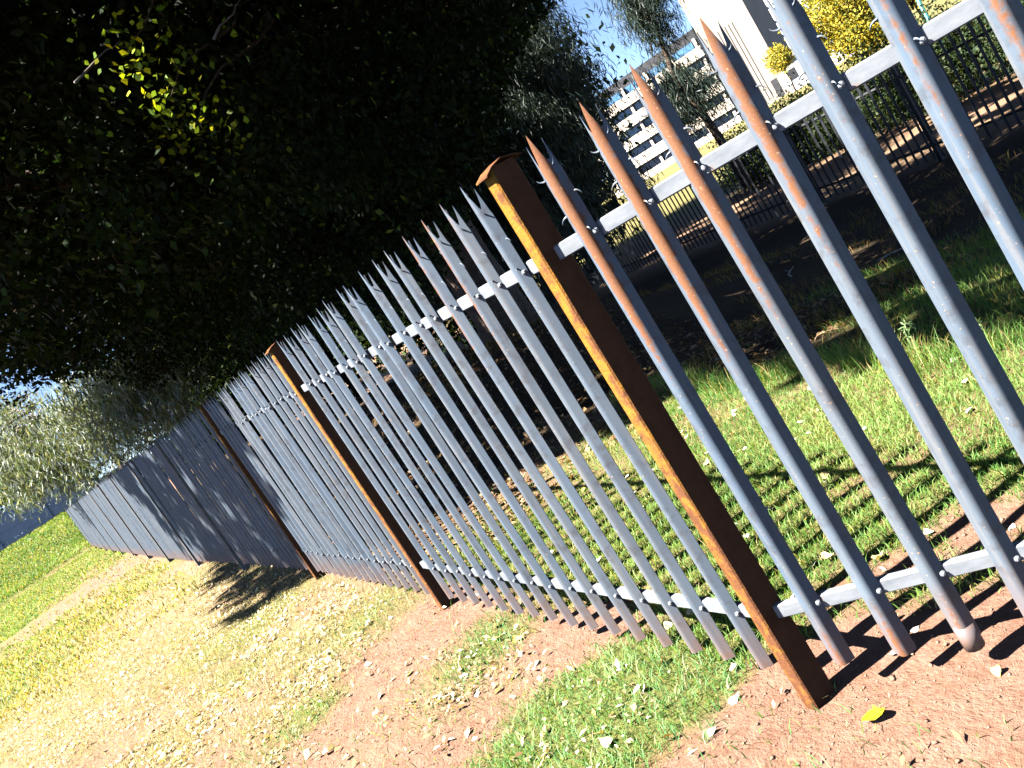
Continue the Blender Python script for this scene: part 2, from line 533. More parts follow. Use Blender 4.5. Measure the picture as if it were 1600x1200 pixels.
# ------------------------------------------------------------------ palisade fence
def pale_profile():
    """(u, x, y) of the outer face: rounded ridge towards -y, straight flanks"""
    hw, R, a = 0.033, 0.017, math.radians(46)
    def pt(x):
        ax = abs(x); xs = R * math.sin(a)
        if ax <= xs: d = R - math.sqrt(R * R - ax * ax)
        else: d = R - R * math.cos(a) + (ax - xs) * math.tan(a)
        return d
    full = pt(hw)
    return lambda u: (u * hw, -(full - pt(u * hw)))


PROF = pale_profile()
TOP = [(0, 0), (.09, .014), (.2, .036), (.33, .062), (.44, .082), (.54, .088), (.66, .080), (.76, .050), (.84, .026), (.91, .076), (.955, .112), (1.0, .118)]
US = [(-u, d) for u, d in TOP[:0:-1]] + TOP


def barb_vf(u, z, out, length, up):
    """small hooked thorn cut from the sheet"""
    x, y = PROF(u)
    pts = []
    for k in range(5):
        t = k / 4
        px = x + out[0] * length * math.sin(t * 1.5)
        py = y + out[1] * length * math.sin(t * 1.5)
        pz = z + up * length * 0.75 * (1 - math.cos(t * 1.9))
        pts.append((px, py, pz))
    return tube_vf(pts, [0.0034, 0.0027, 0.0020, 0.0012, 0.0003], 4)


def pale_mesh(name, H, seed, simple=False):
    r = random.Random(seed)
    us = US if not simple else [(-1, .118), (-.84, .04), (-.5, .088), (0, 0), (.5, .088), (.84, .04), (1, .118)]
    t = 0.0028
    V, F = [], []
    n = len(us)
    for (u, d) in us:
        x, y = PROF(u)
        dd = d * (1 + r.uniform(-.08, .08)) if d > 0 else 0
        V += [(x, y, 0), (x, y, H - dd), (x * 0.94, y + t, 0), (x * 0.94, y + t, H - dd)]
    for i in range(n - 1):
        a, b = 4 * i, 4 * i + 4
        F += [(a, b, b + 1, a + 1), (b + 2, a + 2, a + 3, b + 3), (a + 1, b + 1, b + 3, a + 3), (b, a, a + 2, b + 2)]
    F += [(0, 1, 3, 2), (4 * n - 4, 4 * n - 2, 4 * n - 1, 4 * n - 3)]
    nsm = len(F)
    parts = [(V, F)]
    if not simple:
        spots = [(-.95, .135, (-1, -.2), 0.022, 1), (.62, .105, (.75, -.65), 0.017, 1), (.9, .20, (1, -.1), 0.019, -1), (-.97, .235, (-1, -.2), 0.020, -1), (.45, .30, (.7, -.7), 0.013, -1)]
        for (u, dz, out, ln, up) in spots:
            if r.random() < 0.9:
                parts.append(barb_vf(u, H - dz + r.uniform(-.01, .01), out, ln * r.uniform(.8, 1.2), up * r.uniform(.6, 1.1)))
    V, F = join_vf(parts)
    me = mesh_from(name, V, F, M_STEEL)
    sm = np.zeros(len(F), dtype=bool)
    for i in range(n - 1): sm[4 * i] = True; sm[4 * i + 1] = True
    me.polygons.foreach_set('use_smooth', sm)
    me.set_sharp_from_angle(angle=math.radians(35))
    return me


PALE_H = 1.80
PALES = [pale_mesh("pale", PALE_H, s) for s in range(5)]
PALES_S = [pale_mesh("pale_far", PALE_H, s, True) for s in range(2)]
bolt_v, bolt_f = tube_vf([(0, 0, 0), (0, -.007, 0), (0, -.011, 0)], [.009, .0085, .004], 8)
BOLT = mesh_from("bolt", bolt_v, bolt_f, M_GALV, False)


def post_mesh(h):
    v, f = box_vf(-.029, .029, -.048, .048, -.35, h, .0055)
    return mesh_from("post", v, f, M_RUST)


def cap_mesh():
    # folded plate: ridge across the middle, both halves drooping
    V = []
    for (y, z) in ((-.068, -.020), (-.040, -.004), (0, .007), (.040, -.001), (.068, -.012)):
        for x in (-.040, .040):
            V += [(x, y, z), (x, y, z + .004)]
    F = []
    for i in range(4):
        a = 4 * i
        F += [(a, a + 4, a + 6, a + 2), (a + 1, a + 3, a + 7, a + 5), (a, a + 1, a + 5, a + 4), (a + 2, a + 6, a + 7, a + 3)]
    F += [(0, 2, 3, 1), (16, 17, 19, 18)]
    return mesh_from("cap", V, F, M_RUST)


POST = post_mesh(1.885)
POST_F = POST.copy()
POST_F.materials[0] = M_TAN
CAP = cap_mesh()
RAIL_Z = (0.31, 1.585)


def rail_mesh(L, h=.046, d=.026):
    v, f = box_vf(-d / 2, d / 2, -h / 2, h / 2, 0, L, .004)
    # long axis is local z of the box -> turn to local x
    v = [(c, a, b) for a, b, c in v]
    return mesh_from("rail", v, f, M_GALV)


fence = empty("palisade_fence", (0, 0, 0), "long blue grey steel palisade fence with rusty orange posts and forked spikes", "fence")


def fence_panel(p0, p1, npale, start, pitch, detail, rust, with_end=True, rail_front=False):
    p0 = np.array(p0, float); p1 = np.array(p1, float)
    d = p1 - p0; L = np.hypot(*d); d /= L
    # local frame: x axis always points to the viewer's right (towards +x) so the ridge faces -y
    ang = math.atan2(d[1], d[0])
    flip = d[0] < 0
    rz = ang + math.pi if flip else ang
    nrm = np.array([math.sin(rz), -math.cos(rz)])           # outward, towards the path
    z0 = 0.0
    for zr in RAIL_Z:
        q = p1 if flip else p0
        off = nrm * (0.045 if rail_front else 0.0)
        me = rail_mesh(L - (.06 if not rail_front else 0.0))
        dd = -d if flip else d
        q = q + dd * (.03 if not rail_front else 0.012) + off
        obj("rail", me, fence, (q[0], q[1], zr), (0, 0, rz))
        if rail_front:
            v, f = join_vf([box_vf(-.012, .035, -.016, .016, -.027, .027), tube_vf([(.012, -.016, -.004), (.012, -.026, -.004)], [.012, .008], 8)])
            e = obj("rail_end_bracket", mesh_from("rail_end_bracket", v, f, M_GALV), fence, (q[0] - dd[0] * .002, q[1] - dd[1] * .002, zr), (0, 0, rz))
    for k in range(npale):
        s = start + pitch * k + random.uniform(-.003, .003)
        q = p0 + d * s + nrm * (0.0145 + (0.045 if rail_front else 0.0))
        lean = random.gauss(0, .006)
        me = PALES[random.randrange(5)] if detail else PALES_S[random.randrange(2)]
        o = obj("pale", me, fence, (q[0], q[1], 0.10 + random.uniform(-.006, .006)), (random.gauss(0, .004), lean, rz + random.gauss(0, .04)))
        o["rust"] = float(rust(k))
        if detail:
            for zr in RAIL_Z:
                obj("bolt", BOLT, o, (-.026 if rail_front else .026, -.0065, zr - .1 + random.uniform(-.004, .004)))
    return rz


def add_post(p, rz, faded=False):
    o = obj("post", POST_F if faded else POST, fence, (p[0], p[1], 0), (random.gauss(0, .004), random.gauss(0, .004), rz))
    obj("cap", CAP, o, (0, 0, 1.888), (0, 0, random.gauss(0, .05)))


# near panel turns away from the long run at the first post
R0 = np.array([0.0, 0.0])
R1 = R0 + DR * 3.13
rustR = [1.2, 1.3, 1.15, .8, .45, .55, .7, .6, .6]
fence_panel(R0, R1, 16, .150, .1845, True, lambda k: rustR[k] if k < 9 else .6, rail_front=False)
add_post(R1, -FA)
for i in range(len(FENCE) - 1):
    det = i < 3
    rz = fence_panel(FENCE[i], FENCE[i + 1], 16, .150, .1815, det,
                     (lambda k: (.62 if k < 4 else .25) * random.uniform(.6, 1.1)) if i == 0 else (lambda k: random.uniform(.1, .5)))
for i, p in enumerate(FENCE): add_post(p, 0.0, i > 2)
# repaired foot sleeve of one pale
v, f = join_vf([tube_vf([(0, -.006, -.03), (0, -.006, .042)], [.029, .029], 10)])
for o in fence.children:
    if o.name.startswith("pale") and abs(o.location.x - (DR[0] * (.15 + .1845 * 2))) < .05 and o.location.y > .2:
        obj("foot_sleeve", mesh_from("foot_sleeve", v, f, M_STEEL, True), o)


# ------------------------------------------------------------------ grass and litter
def blades(name, x, y, h, w, colr, label, cat, bend=0.5, z=None):
    N = len(x)
    z = ground_z(x, y) - .004 if z is None else z
    a = rng.random(N) * 2 * math.pi
    b = rng.random(N) * 2 * math.pi
    dx, dy = np.cos(a) * w / 2, np.sin(a) * w / 2
    tilt = bend * h * (0.25 + rng.random(N))
    bx, by = np.cos(b) * tilt, np.sin(b) * tilt
    V = np.empty((N, 5, 3))
    V[:, 0] = np.stack([x - dx, y - dy, z], -1)
    V[:, 1] = np.stack([x + dx, y + dy, z], -1)
    V[:, 2] = np.stack([x + dx * .8 + bx * .35, y + dy * .8 + by * .35, z + h * .55], -1)
    V[:, 3] = np.stack([x - dx * .8 + bx * .35, y - dy * .8 + by * .35, z + h * .55], -1)
    V[:, 4] = np.stack([x + bx, y + by, z + h * (1 - .25 * rng.random(N))], -1)
    base = (np.arange(N) * 5)[:, None]
    loops = np.concatenate([base + np.array([0, 1, 2, 3]), base + np.array([3, 2, 4])], 1).ravel()
    tot = np.tile([4, 3], N)
    c = np.repeat(colr, 5, axis=0)
    me = mesh_np(name, V.reshape(-1, 3), loops, tot, M_GRASS, c)
    o = obj(name, me)
    return tag(o, label, cat, kind="stuff")


def grass_colors(x, y, dryness):
    N = len(x)
    g = fbm(x + 3, y - 2, 1.3, 3) + rng.normal(0, .10, N)
    dry = rng.random(N) < dryness
    a = np.array([.085, .215, .042]); b = np.array([.215, .34, .085]); c = np.array([.50, .40, .18]); e = np.array([.33, .33, .10])
    t = np.clip((g - .25) * 2, 0, 1)[:, None]
    colr = a * (1 - t) + b * t
    dcol = c * rng.uniform(.7, 1.15, (N, 1)); dcol = np.where(rng.random((N, 1)) < .4, e * rng.uniform(.7, 1.1, (N, 1)), dcol)
    return np.where(dry[:, None], dcol, colr)


def scatter(n, x0, x1, y0, y1, dens, fall=None):
    x = rng.uniform(x0, x1, n); y = rng.uniform(y0, y1, n)
    p = dens(x, y)
    if fall:
        d = np.hypot(x - CAM[0], y - CAM[1])
        p = p * np.clip((fall / d) ** 1.5, 0, 1)
    k = rng.random(n) < p
    return x[k], y[k]


# strip behind the fence
x, y = scatter(200000, -5.2, 2.6, 0.03, 2.72, lambda x, y: np.clip(cover(x, y)[0] * 1.35, 0, 1) * 0.85, 4.5)
gcol = grass_colors(x, y, 0.10 + 0.45 * sstep(.50, .66, fbm(x + 5, y + 8, .9, 3)))
blades("grass", x, y, rng.uniform(.018, .056, len(x)), rng.uniform(.003, .0055, len(x)), gcol, "bright green lawn grass growing behind the palisade fence", "grass", .8)
# taller tufts on the lip of the ditch
x = rng.uniform(-4.4, 2.2, 5200); y = 2.45 + .12 * np.sin(x * 1.3) + .1 * np.sin(x * 3.1 + 1) + rng.normal(.02, .07, len(x))
blades("grass", x, y, rng.uniform(.07, .20, len(x)), rng.uniform(.003, .005, len(x)), grass_colors(x, y, .25), "tall ragged grass along the lip of the ditch", "grass", .6)
# path side of the fence, near
x, y = scatter(420000, -13, 1.4, -4.6, 0.05, lambda x, y: np.clip(cover(x, y)[0] * 1.2 + .55 * cover(x, y)[1], 0.05, 1) * 0.8, 3.6)
gcol = np.array([.92, 1.05, 1.5]) * grass_colors(x, y, np.clip(.30 + .9 * cover(x, y)[1] + .35 * sstep(-2, -5, x) - .5 * blobs(x, y, GREEN), .08, .95))
blades("grass", x, y, rng.uniform(.02, .065, len(x)), rng.uniform(.003, .0055, len(x)), gcol, "patchy green and straw coloured grass in front of the fence", "grass", 1.0)
# path side, far
x, y = scatter(75000, -40, -10, -9, -0.6, lambda x, y: np.clip(cover(x, y)[0] * 1.2 + .1, 0, 1))
gcol = grass_colors(x, y, np.clip(.3 + .7 * cover(x, y)[1], 0, 1))
blades("grass", x, y, rng.uniform(.03, .09, len(x)), rng.uniform(.013, .026, len(x)), gcol, "pale green mown grass towards the far end of the fence", "grass", .8)
x, y = scatter(38000, -48, -39.9, -10, -0.6, lambda x, y: 0 * x + 1.)
blades("grass", x, y, rng.uniform(.06, .16, len(x)), rng.uniform(.018, .035, len(x)), grass_colors(x, y, .2), "sunlit grass on the slope below the far boundary wall", "grass", .8)
# shaded bank
x, y = scatter(90000, -7, 3, 2.7, 8.5, lambda x, y: cover(x, y)[0] * .9, 7)
blades("grass", x, y, rng.uniform(.05, .13, len(x)), rng.uniform(.004, .007, len(x)), grass_colors(x, y, .15), "dark grass tufts on the shaded ditch bank", "grass", .7)


# dry tufts on the shaded bank
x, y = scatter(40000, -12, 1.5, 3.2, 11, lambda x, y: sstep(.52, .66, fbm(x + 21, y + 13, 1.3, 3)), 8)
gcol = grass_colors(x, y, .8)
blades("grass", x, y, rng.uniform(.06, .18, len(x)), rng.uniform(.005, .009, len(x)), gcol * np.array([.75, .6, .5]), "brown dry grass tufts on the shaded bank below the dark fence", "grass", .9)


def leaf_verts(curl, wid):
    """heart-shaped poplar-like leaf with a drawn-out tip, unit length"""
    L = [(.04, .14), (0.02, .27), (.14, .37), (.32, .40), (.52, .31), (.70, .17), (.86, .06)]
    V = []; F = []
    n = len(L)
    V.append((.05 - .5, 0, curl * .2))
    for (t, w) in L:
        w *= wid; zc = curl * (t - .5) ** 2
        wob = random.uniform(-.04, .04)
        V += [(t - .5 + wob * .5, w, zc + curl * .9 * w + wob), (max(t, .06) - .5, 0, zc), (t - .5, -w, zc + curl * .8 * w - wob)]
    V.append((.5, 0, curl * .3))
    F += [(0, 2, 1), (0, 3, 2)]
    for i in range(n - 1):
        a = 1 + 3 * i
        F += [(a, a + 1, a + 4, a + 3), (a + 1, a + 2, a + 5, a + 4)]
    a = 1 + 3 * (n - 1)
    F += [(a, a + 1, 3 * n + 1), (a + 1, a + 2, 3 * n + 1)]
    return V, F


def leaf_mesh(name, curl, wid, c):
    V, F = leaf_verts(curl, wid)
    loops = [i for f in F for i in f]
    return mesh_np(name, np.array(V), loops, [len(f) for f in F], M_DRY, np.tile(np.array(c), (len(V), 1)))


LEAVES = [leaf_mesh("fallen_leaf", .5, .8, (.66, .60, .48)), leaf_mesh("fallen_leaf", .25, 1.0, (.70, .60, .40)), leaf_mesh("fallen_leaf", .8, .9, (.62, .47, .24)),
          leaf_mesh("fallen_leaf", -.4, 1.0, (.72, .68, .58)), leaf_mesh("fallen_leaf", .4, 1.1, (.70, .58, .14))]


def litter_points(n, x0, x1, y0, y1, fall):
    return scatter(n, x0, x1, y0, y1, lambda x, y: np.clip(cover(x, y)[1] * (.25 + 2.2 * sstep(.38, .68, fbm(x + 31, y + 7, 3.1, 3))) + .03, 0, 1), fall)


cnt = 0
xs, ys = litter_points(2600, -6, .6, -2.2, -.02, 3.0)
d = np.hypot(xs - CAM[0], ys - CAM[1]); o_ = rng.permutation(np.argsort(d)[:700])[:150]
xs2 = rng.uniform(-3.2, 1.0, 600); ys2 = rng.uniform(.1, 2.3, 600)
k = rng.random(600) < .17
P = list(zip(xs[o_], ys[o_], [0] * len(o_))) + list(zip(xs2[k], ys2[k], [1] * k.sum()))
P += [(-.12, .83, 1), (.16, .33, 1), (-.30, -.10, 0), (-1.0, -.12, 0), (-.42, .02, 0)]
zz = ground_z(np.array([p[0] for p in P]), np.array([p[1] for p in P]))
gg = cover(np.array([p[0] for p in P]), np.array([p[1] for p in P]))[0]
for (px, py, side), pz, g in zip(P, zz, gg):
    s = random.uniform(.028, .058)
    o = obj("fallen_leaf", LEAVES[random.choices(range(5), (4, 3, 2, 4, 1))[0]], None, (px, py, pz + .006 + .016 * g),
            (random.gauss(0, .35), random.gauss(0, .35), random.uniform(0, 6.28)), (s, s, s))
    if side: tag(o, "pale dry fallen leaf on the green grass behind the fence", "leaf", "dry leaves on the grass strip behind the fence")
    else: tag(o, "pale dry fallen leaf on the patchy ground in front of the fence", "leaf", "dry leaves strewn in front of the fence")
yl = leaf_mesh("fallen_leaf", .4, 1.2, (.80, .58, .015))
o = obj("fallen_leaf", yl, None, (.265, -.035, float(ground_z(.265, -.035)) + .012), (-.12, .10, 2.3), (.078, .078, .078))
tag(o, "bright yellow fallen leaf lying on bare red soil beside the rusty post", "leaf")
sv, sf = tube_vf([(-.55, 0, 0), (-.8, .04, .02), (-1.05, .03, .05)], [.02, .018, .012], 5)
obj("stalk", mesh_np("stalk", np.array([tuple(v) for v in sv]), [i for f in sf for i in f], [len(f) for f in sf], M_DRY, np.tile([.7, .5, .1], (len(sv), 1))), o)


def litter_stuff(name, x, y, size, label, tone=1.0):
    N = len(x)
    z = ground_z(x, y) + .006 + rng.uniform(0, .02, N)
    a = rng.random(N) * 6.283
    L = size; W = size * rng.uniform(.35, .6, N)
    ux, uy = np.cos(a), np.sin(a)
    tl = rng.normal(0, .35, N); tw = rng.normal(0, .45, N)
    V = np.empty((N, 4, 3))
    V[:, 0] = np.stack([x - ux * L / 2, y - uy * L / 2, z - tl * L / 2], -1)
    V[:, 1] = np.stack([x + uy * W / 2, y - ux * W / 2, z - tw * W / 2 + .1 * L], -1)
    V[:, 2] = np.stack([x + ux * L / 2, y + uy * L / 2, z + tl * L / 2], -1)
    V[:, 3] = np.stack([x - uy * W / 2, y + ux * W / 2, z + tw * W / 2 + .1 * L], -1)
    c0 = np.array([[.70, .64, .50], [.66, .54, .34], [.50, .36, .19], [.36, .22, .11]])
    c = c0[rng.choice(4, N, p=[.30, .26, .24, .20])] * rng.uniform(.75, 1.15, (N, 1)) * tone
    me = mesh_np(name, V.reshape(-1, 3), np.arange(4 * N), np.full(N, 4), M_DRY, np.repeat(c, 4, axis=0))
    return tag(obj(name, me), label, "leaf litter", kind="stuff")


x, y = litter_points(130000, -20, .6, -5.5, -.02, 6.5)
litter_stuff("leaf_litter", x, y, np.clip(rng.lognormal(-3.75, .45, len(x)), .010, .055), "pale dry leaf litter strewn over the ground in front of the fence")
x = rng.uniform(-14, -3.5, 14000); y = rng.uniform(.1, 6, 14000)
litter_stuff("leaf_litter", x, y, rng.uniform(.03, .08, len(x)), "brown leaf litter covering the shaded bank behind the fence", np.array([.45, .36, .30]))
# clods on the bare soil
x, y = scatter(22000, -5, 1.2, -1.8, 1.1, lambda x, y: np.clip(blobs(x, y, BARE), 0, 1) * .8)
N = len(x); r = np.clip(rng.lognormal(-5.9, .55, N), .001, .013)
z = ground_z(x, y)
V = np.empty((N, 6, 3)); off = np.array([[1, 0, 0], [0, 1, 0], [-1, 0, 0], [0, -1, 0], [0, 0, .42], [0, 0, -.5]])
V[:] = np.stack([x, y, z + r * .3], -1)[:, None, :] + (off + rng.normal(0, .22, (N, 6, 3))) * r[:, None, None]
tri = np.array([[0, 1, 4], [1, 2, 4], [2, 3, 4], [3, 0, 4], [1, 0, 5], [2, 1, 5], [3, 2, 5], [0, 3, 5]])
lp = ((np.arange(N) * 6)[:, None, None] + tri).ravel()
cs = np.array([.34, .20, .14]) * rng.uniform(.6, 1.4, (N, 1))
tag(obj("soil_crumbs", mesh_np("soil_crumbs", V.reshape(-1, 3), lp, np.full(N * 8, 3), M_DRY, np.repeat(cs, 6, axis=0))), "small red soil crumbs on the bare patches", "soil", kind="stuff")


# ------------------------------------------------------------------ trees
KSH = 1 / math.tan(SUN_EL)


def shade_edge(x):
    xp = [-60, -42, -30, -22, -17, -14.5, -13, -11, -9, -7.0, -6.0, -4.6, -3.4, 8]
    yp = [1.8, 2.0, 1.9, 1.5, 1.5, 1.0, .1, -.3, -.6, -.6, .4, 1.8, 2.6, 2.85]
    return np.interp(x, xp, yp)


HOLES = [(-3.55, 4.35, .36), (-5.4, 6.9, .26), (-2.3, 4.55, .26), (-3.4, 6.8, .30), (-7.1, 8.6, .28), (-3.0, 4.7, .14), (-7.6, 1.9, .25), (-5.5, 2.2, .22), (-9.5, 3.0, .3),
         (-12, 3.6, .3), (-15, 4.4, .4), (-6.8, 3.4, .2), (-8.6, .9, .14), (-10.6, .5, .2), (-7.4, .35, .10), (-11.6, 1.4, .16), (-4.4, 8.3, .12), (-9.6, 10.4, .3), (-13.4, .4, .2)]
_hr = random.Random(5)
HOLES += [(_hr.uniform(-11, -.5), _hr.uniform(4.2, 10.5), _hr.uniform(.08, .2)) for _ in range(22)]
HOLES += [(_hr.uniform(-16, -6.5), _hr.uniform(1.8, 4.5), _hr.uniform(.08, .2)) for _ in range(14)]


def shade_ok(P, soft=.12):
    """keep the foliage that throws its shade where the ground is shaded in the photograph"""
    h = P[:, 2]
    gx = P[:, 0] + SH[0] * KSH * h
    gy = P[:, 1] + SH[1] * KSH * h
    keep = gy > shade_edge(gx) + rng.normal(0, soft, len(h)) + .25 * (fbm(gx, gy, 1.6, 2) - .5)
    h2 = h + np.interp(gy, [2.4, 3.2, 8.5], [0, .4, 1.05])
    gx = P[:, 0] + SH[0] * KSH * h2
    gy = P[:, 1] + SH[1] * KSH * h2
    for (a, b, r) in HOLES:
        keep &= (gx - a) ** 2 + ((gy - b) * .8) ** 2 > r * r * rng.uniform(.6, 1.2, len(h))
    fl = (gx < -6.2) & (gx > -15) & (gy > -.7) & (gy < 1.9)
    keep &= ~(fl & (fbm(gx * 1.5 + 7, gy * .9, 2.6, 2) > .63))
    # dappled light beyond the far fence
    far = gy > 13.4
    keep &= ~(far & (fbm(gx * .9 + 4, gy * 2.2, .8, 2) > .53))
    return keep


def leaf_cloud(name, P, size, asp, col, mat, parent, droop=0.0, flat=0.0, hexa=False):
    N = len(P)
    d = rng.normal(0, 1, (N, 3)); d[:, 2] -= droop
    d /= np.linalg.norm(d, axis=1)[:, None]
    q = rng.normal(0, 1, (N, 3)); q[:, 2] += flat
    s = np.cross(d, q); s /= np.linalg.norm(s, axis=1)[:, None] + 1e-9
    nn = np.cross(s, d)
    L = size[:, None]; W = L * asp
    if hexa:
        shape = [(0, 0, 0), (.34, .47, .08), (.74, .27, .06), (1, 0, -.05), (.42, -.50, .08)]
    else:
        shape = [(0, 0, 0), (.45, .5, .12), (1, 0, 0), (.45, -.5, .12)]
    K = len(shape)
    V = np.empty((N, K, 3))
    for k, (a, b, c) in enumerate(shape): V[:, k] = P + d * L * a + s * W * b + nn * W * c
    if parent is not None and parent.name.startswith('broadleaf'):
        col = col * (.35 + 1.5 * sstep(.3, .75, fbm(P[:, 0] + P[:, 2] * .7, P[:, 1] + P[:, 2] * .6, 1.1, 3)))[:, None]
    o = obj(name, mesh_np(name, V.reshape(-1, 3), np.arange(K * N), np.full(N, K), mat, np.repeat(col, K, axis=0)), parent)
    o["kind"] = "stuff"
    return o


def clumps(n_clump, per, box, rad, squash=.7):
    x0, x1, y0, y1, z0, z1 = box
    C = np.stack([rng.uniform(x0, x1, n_clump), rng.uniform(y0, y1, n_clump), rng.uniform(z0, z1, n_clump)], -1)
    R = rng.uniform(.6, 1.3, n_clump) * rad
    Q = np.repeat(C, per, axis=0) + rng.normal(0, .5, (n_clump * per, 3)) * np.repeat(R, per)[:, None] * np.array([1, 1, squash])
    return Q


def ell_clumps(n_clump, per, c, r, rad, shell=.35):
    """clumps spread through an ellipsoid, denser to the outside"""
    d = rng.normal(0, 1, (n_clump, 3)); d /= np.linalg.norm(d, axis=1)[:, None]
    t = rng.uniform(shell, 1, n_clump)[:, None]
    C = np.array(c) + d * t * np.array(r)
    R = rng.uniform(.6, 1.3, n_clump) * rad
    return np.repeat(C, per, axis=0) + rng.normal(0, .5, (n_clump * per, 3)) * np.repeat(R, per)[:, None], C


def mixcol(N, cols, w, var=.25):
    c = np.array(cols)[rng.choice(len(cols), N, p=np.array(w) / sum(w))]
    return c * rng.uniform(1 - var, 1 + var, (N, 1))


def limb(parent, name, pts, radii, mat=None, seg=9):
    v, f = tube_vf(pts, radii, seg)
    return obj(name, mesh_from(name, v, f, mat or M_BARK, True), parent)


def wander(a, b, n, amp, sag=0.0):
    a = np.array(a, float); b = np.array(b, float)
    out = []
    for i in range(n):
        t = i / (n - 1)
        p = a * (1 - t) + b * t + rng.normal(0, amp, 3) * math.sin(math.pi * t)
        p[2] += sag * math.sin(math.pi * t)
        out.append(tuple(p))
    return out


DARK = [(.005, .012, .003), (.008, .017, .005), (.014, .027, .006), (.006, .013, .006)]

# --- the great broadleaf tree whose canopy hangs over the fence
t1 = empty("broadleaf_tree", (-11.0, 5.4, .5), "huge dark spreading broadleaf tree overhanging the fence and shading the bank", "tree")
def tl(p): return (p[0] + 11.0, p[1] - 5.4, p[2] - .5)
def tp(P): return P - np.array([-11.0, 5.4, .5])
limb(t1, "trunk", [tl(p) for p in wander((-11, 5.4, .1), (-10.4, 4.9, 4.6), 7, .06)], [.55, .46, .42, .40, .38, .36, .33], seg=12)
for (b, r0) in (((-17.5, .8, 4.6), .24), ((-4, 3.5, 6.4), .22), ((-10.5, -3.5, 6.2), .22), ((-14, 10.5, 6.5), .2), ((-1.0, 7.5, 6.8), .16), ((-20, 5.5, 5.6), .2), ((-6, 9.5, 5.4), .15), ((-12.5, -.5, 4.4), .16)):
    pts = wander((-10.5, 5.0, 3.9), b, 8, .22, .35)
    limb(t1, "limb", [tl(p) for p in pts], list(np.linspace(r0, .03, 8)))
    for j in range(5):
        s = np.array(pts[random.randrange(3, 8)]); e = s + np.array([random.uniform(-2, 2), random.uniform(-2, 2), random.uniform(-1.2, .8)])
        limb(t1, "branch", [tl(p) for p in wander(s, e, 6, .12, .1)], list(np.linspace(.045, .008, 6)), seg=5)
def azel(P):
    d = P - CAM
    return np.degrees(np.arctan2(d[:, 1], d[:, 0])) % 360, np.degrees(np.arctan2(d[:, 2], np.hypot(d[:, 0], d[:, 1])))


def underside(P):
    """the canopy's lower surface: high over the path's bend, hanging low over the middle of the long run"""
    x, y, z = P[:, 0], P[:, 1], P[:, 2]
    diag = (y + 1.4) / np.maximum(2.3 - x, .1)                  # how far towards the open north-east side
    r = np.hypot(x - 2.3, y + 1.4)
    lim = np.interp(diag, [-.05, .05, .12, .17, .40, .60, .70, .9, 1.3, 3], [.17, .135, .10, .02, .0, .06, .15, .20, .24, .24])
    return z > 1.7 + r * (lim + .12 * (fbm(x, y, .7, 3) - .5)) 


roof = np.concatenate([clumps(1900, 110, (-26, 6, -7, 13, 4.4, 7.6), .85), clumps(560, 140, (-24, -6, -2, 9, 3.3, 5.2), .7)])
roof = roof[shade_ok(roof)]
rr = np.hypot(roof[:, 0] - CAM[0], roof[:, 1] - CAM[1])
roof = roof[underside(roof)]
seen = roof[:, 2] < 5.4
for part_, nm, sz in ((roof[seen], "crown", (.08, .13)), (roof[~seen], "crown", (.12, .20))):
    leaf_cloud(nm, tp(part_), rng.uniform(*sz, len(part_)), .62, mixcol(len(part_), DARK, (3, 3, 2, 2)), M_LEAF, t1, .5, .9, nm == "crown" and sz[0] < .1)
top_ = clumps(1400, 70, (-26, 6, -8, 14, 6.9, 9.4), 1.0)
top_ = top_[shade_ok(top_)]
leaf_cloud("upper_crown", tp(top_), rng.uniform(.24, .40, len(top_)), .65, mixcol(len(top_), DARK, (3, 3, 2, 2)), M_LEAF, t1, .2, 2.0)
low = np.concatenate([clumps(560, 150, (-24, -5.0, 2.4, 9.5, 1.8, 4.4), .6), clumps(220, 150, (-12, -5.0, 1.4, 5, 2.4, 4.2), .5)])
low = low[shade_ok(low)]
low = low[underside(low)]
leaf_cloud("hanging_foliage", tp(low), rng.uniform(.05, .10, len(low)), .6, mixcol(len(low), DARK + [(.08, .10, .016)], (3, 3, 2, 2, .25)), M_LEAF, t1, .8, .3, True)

for (a_, e_, r_, da, de) in ((166.5, 19.5, 7.2, -3.5, .8), (158.5, 18.0, 7.4, -2.5, 1.0)):  # front branches in paler bark than the tree's, sunlight put into their colour
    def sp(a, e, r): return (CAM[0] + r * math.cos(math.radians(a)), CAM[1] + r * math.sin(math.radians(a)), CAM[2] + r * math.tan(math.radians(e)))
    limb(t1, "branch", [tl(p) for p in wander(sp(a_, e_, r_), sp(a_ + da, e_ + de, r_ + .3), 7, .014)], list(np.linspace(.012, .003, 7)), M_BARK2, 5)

# sunlit yellow-green spray at the edge of that canopy
for (c, r, n) in (((-4.85, .86, 3.95), .42, 150), ((-5.0, .95, 3.72), .36, 110), ((-4.6, .70, 4.30), .3, 70)):
    Q = np.array(c) + rng.normal(0, .5, (n, 3)) * r
    leaf_cloud("leaf_spray", tp(Q), rng.uniform(.045, .075, n), .75, mixcol(n, [(.16, .22, .012), (.26, .27, .015), (.08, .13, .02)], (3, 2, 3)), M_LEAF, t1, .6, .2, True)
    limb(t1, "branch", [tl(p) for p in wander((c[0] - 1.2, c[1] + 1.6, c[2] + .9), c, 6, .06, .1)], list(np.linspace(.022, .004, 6)), seg=5)


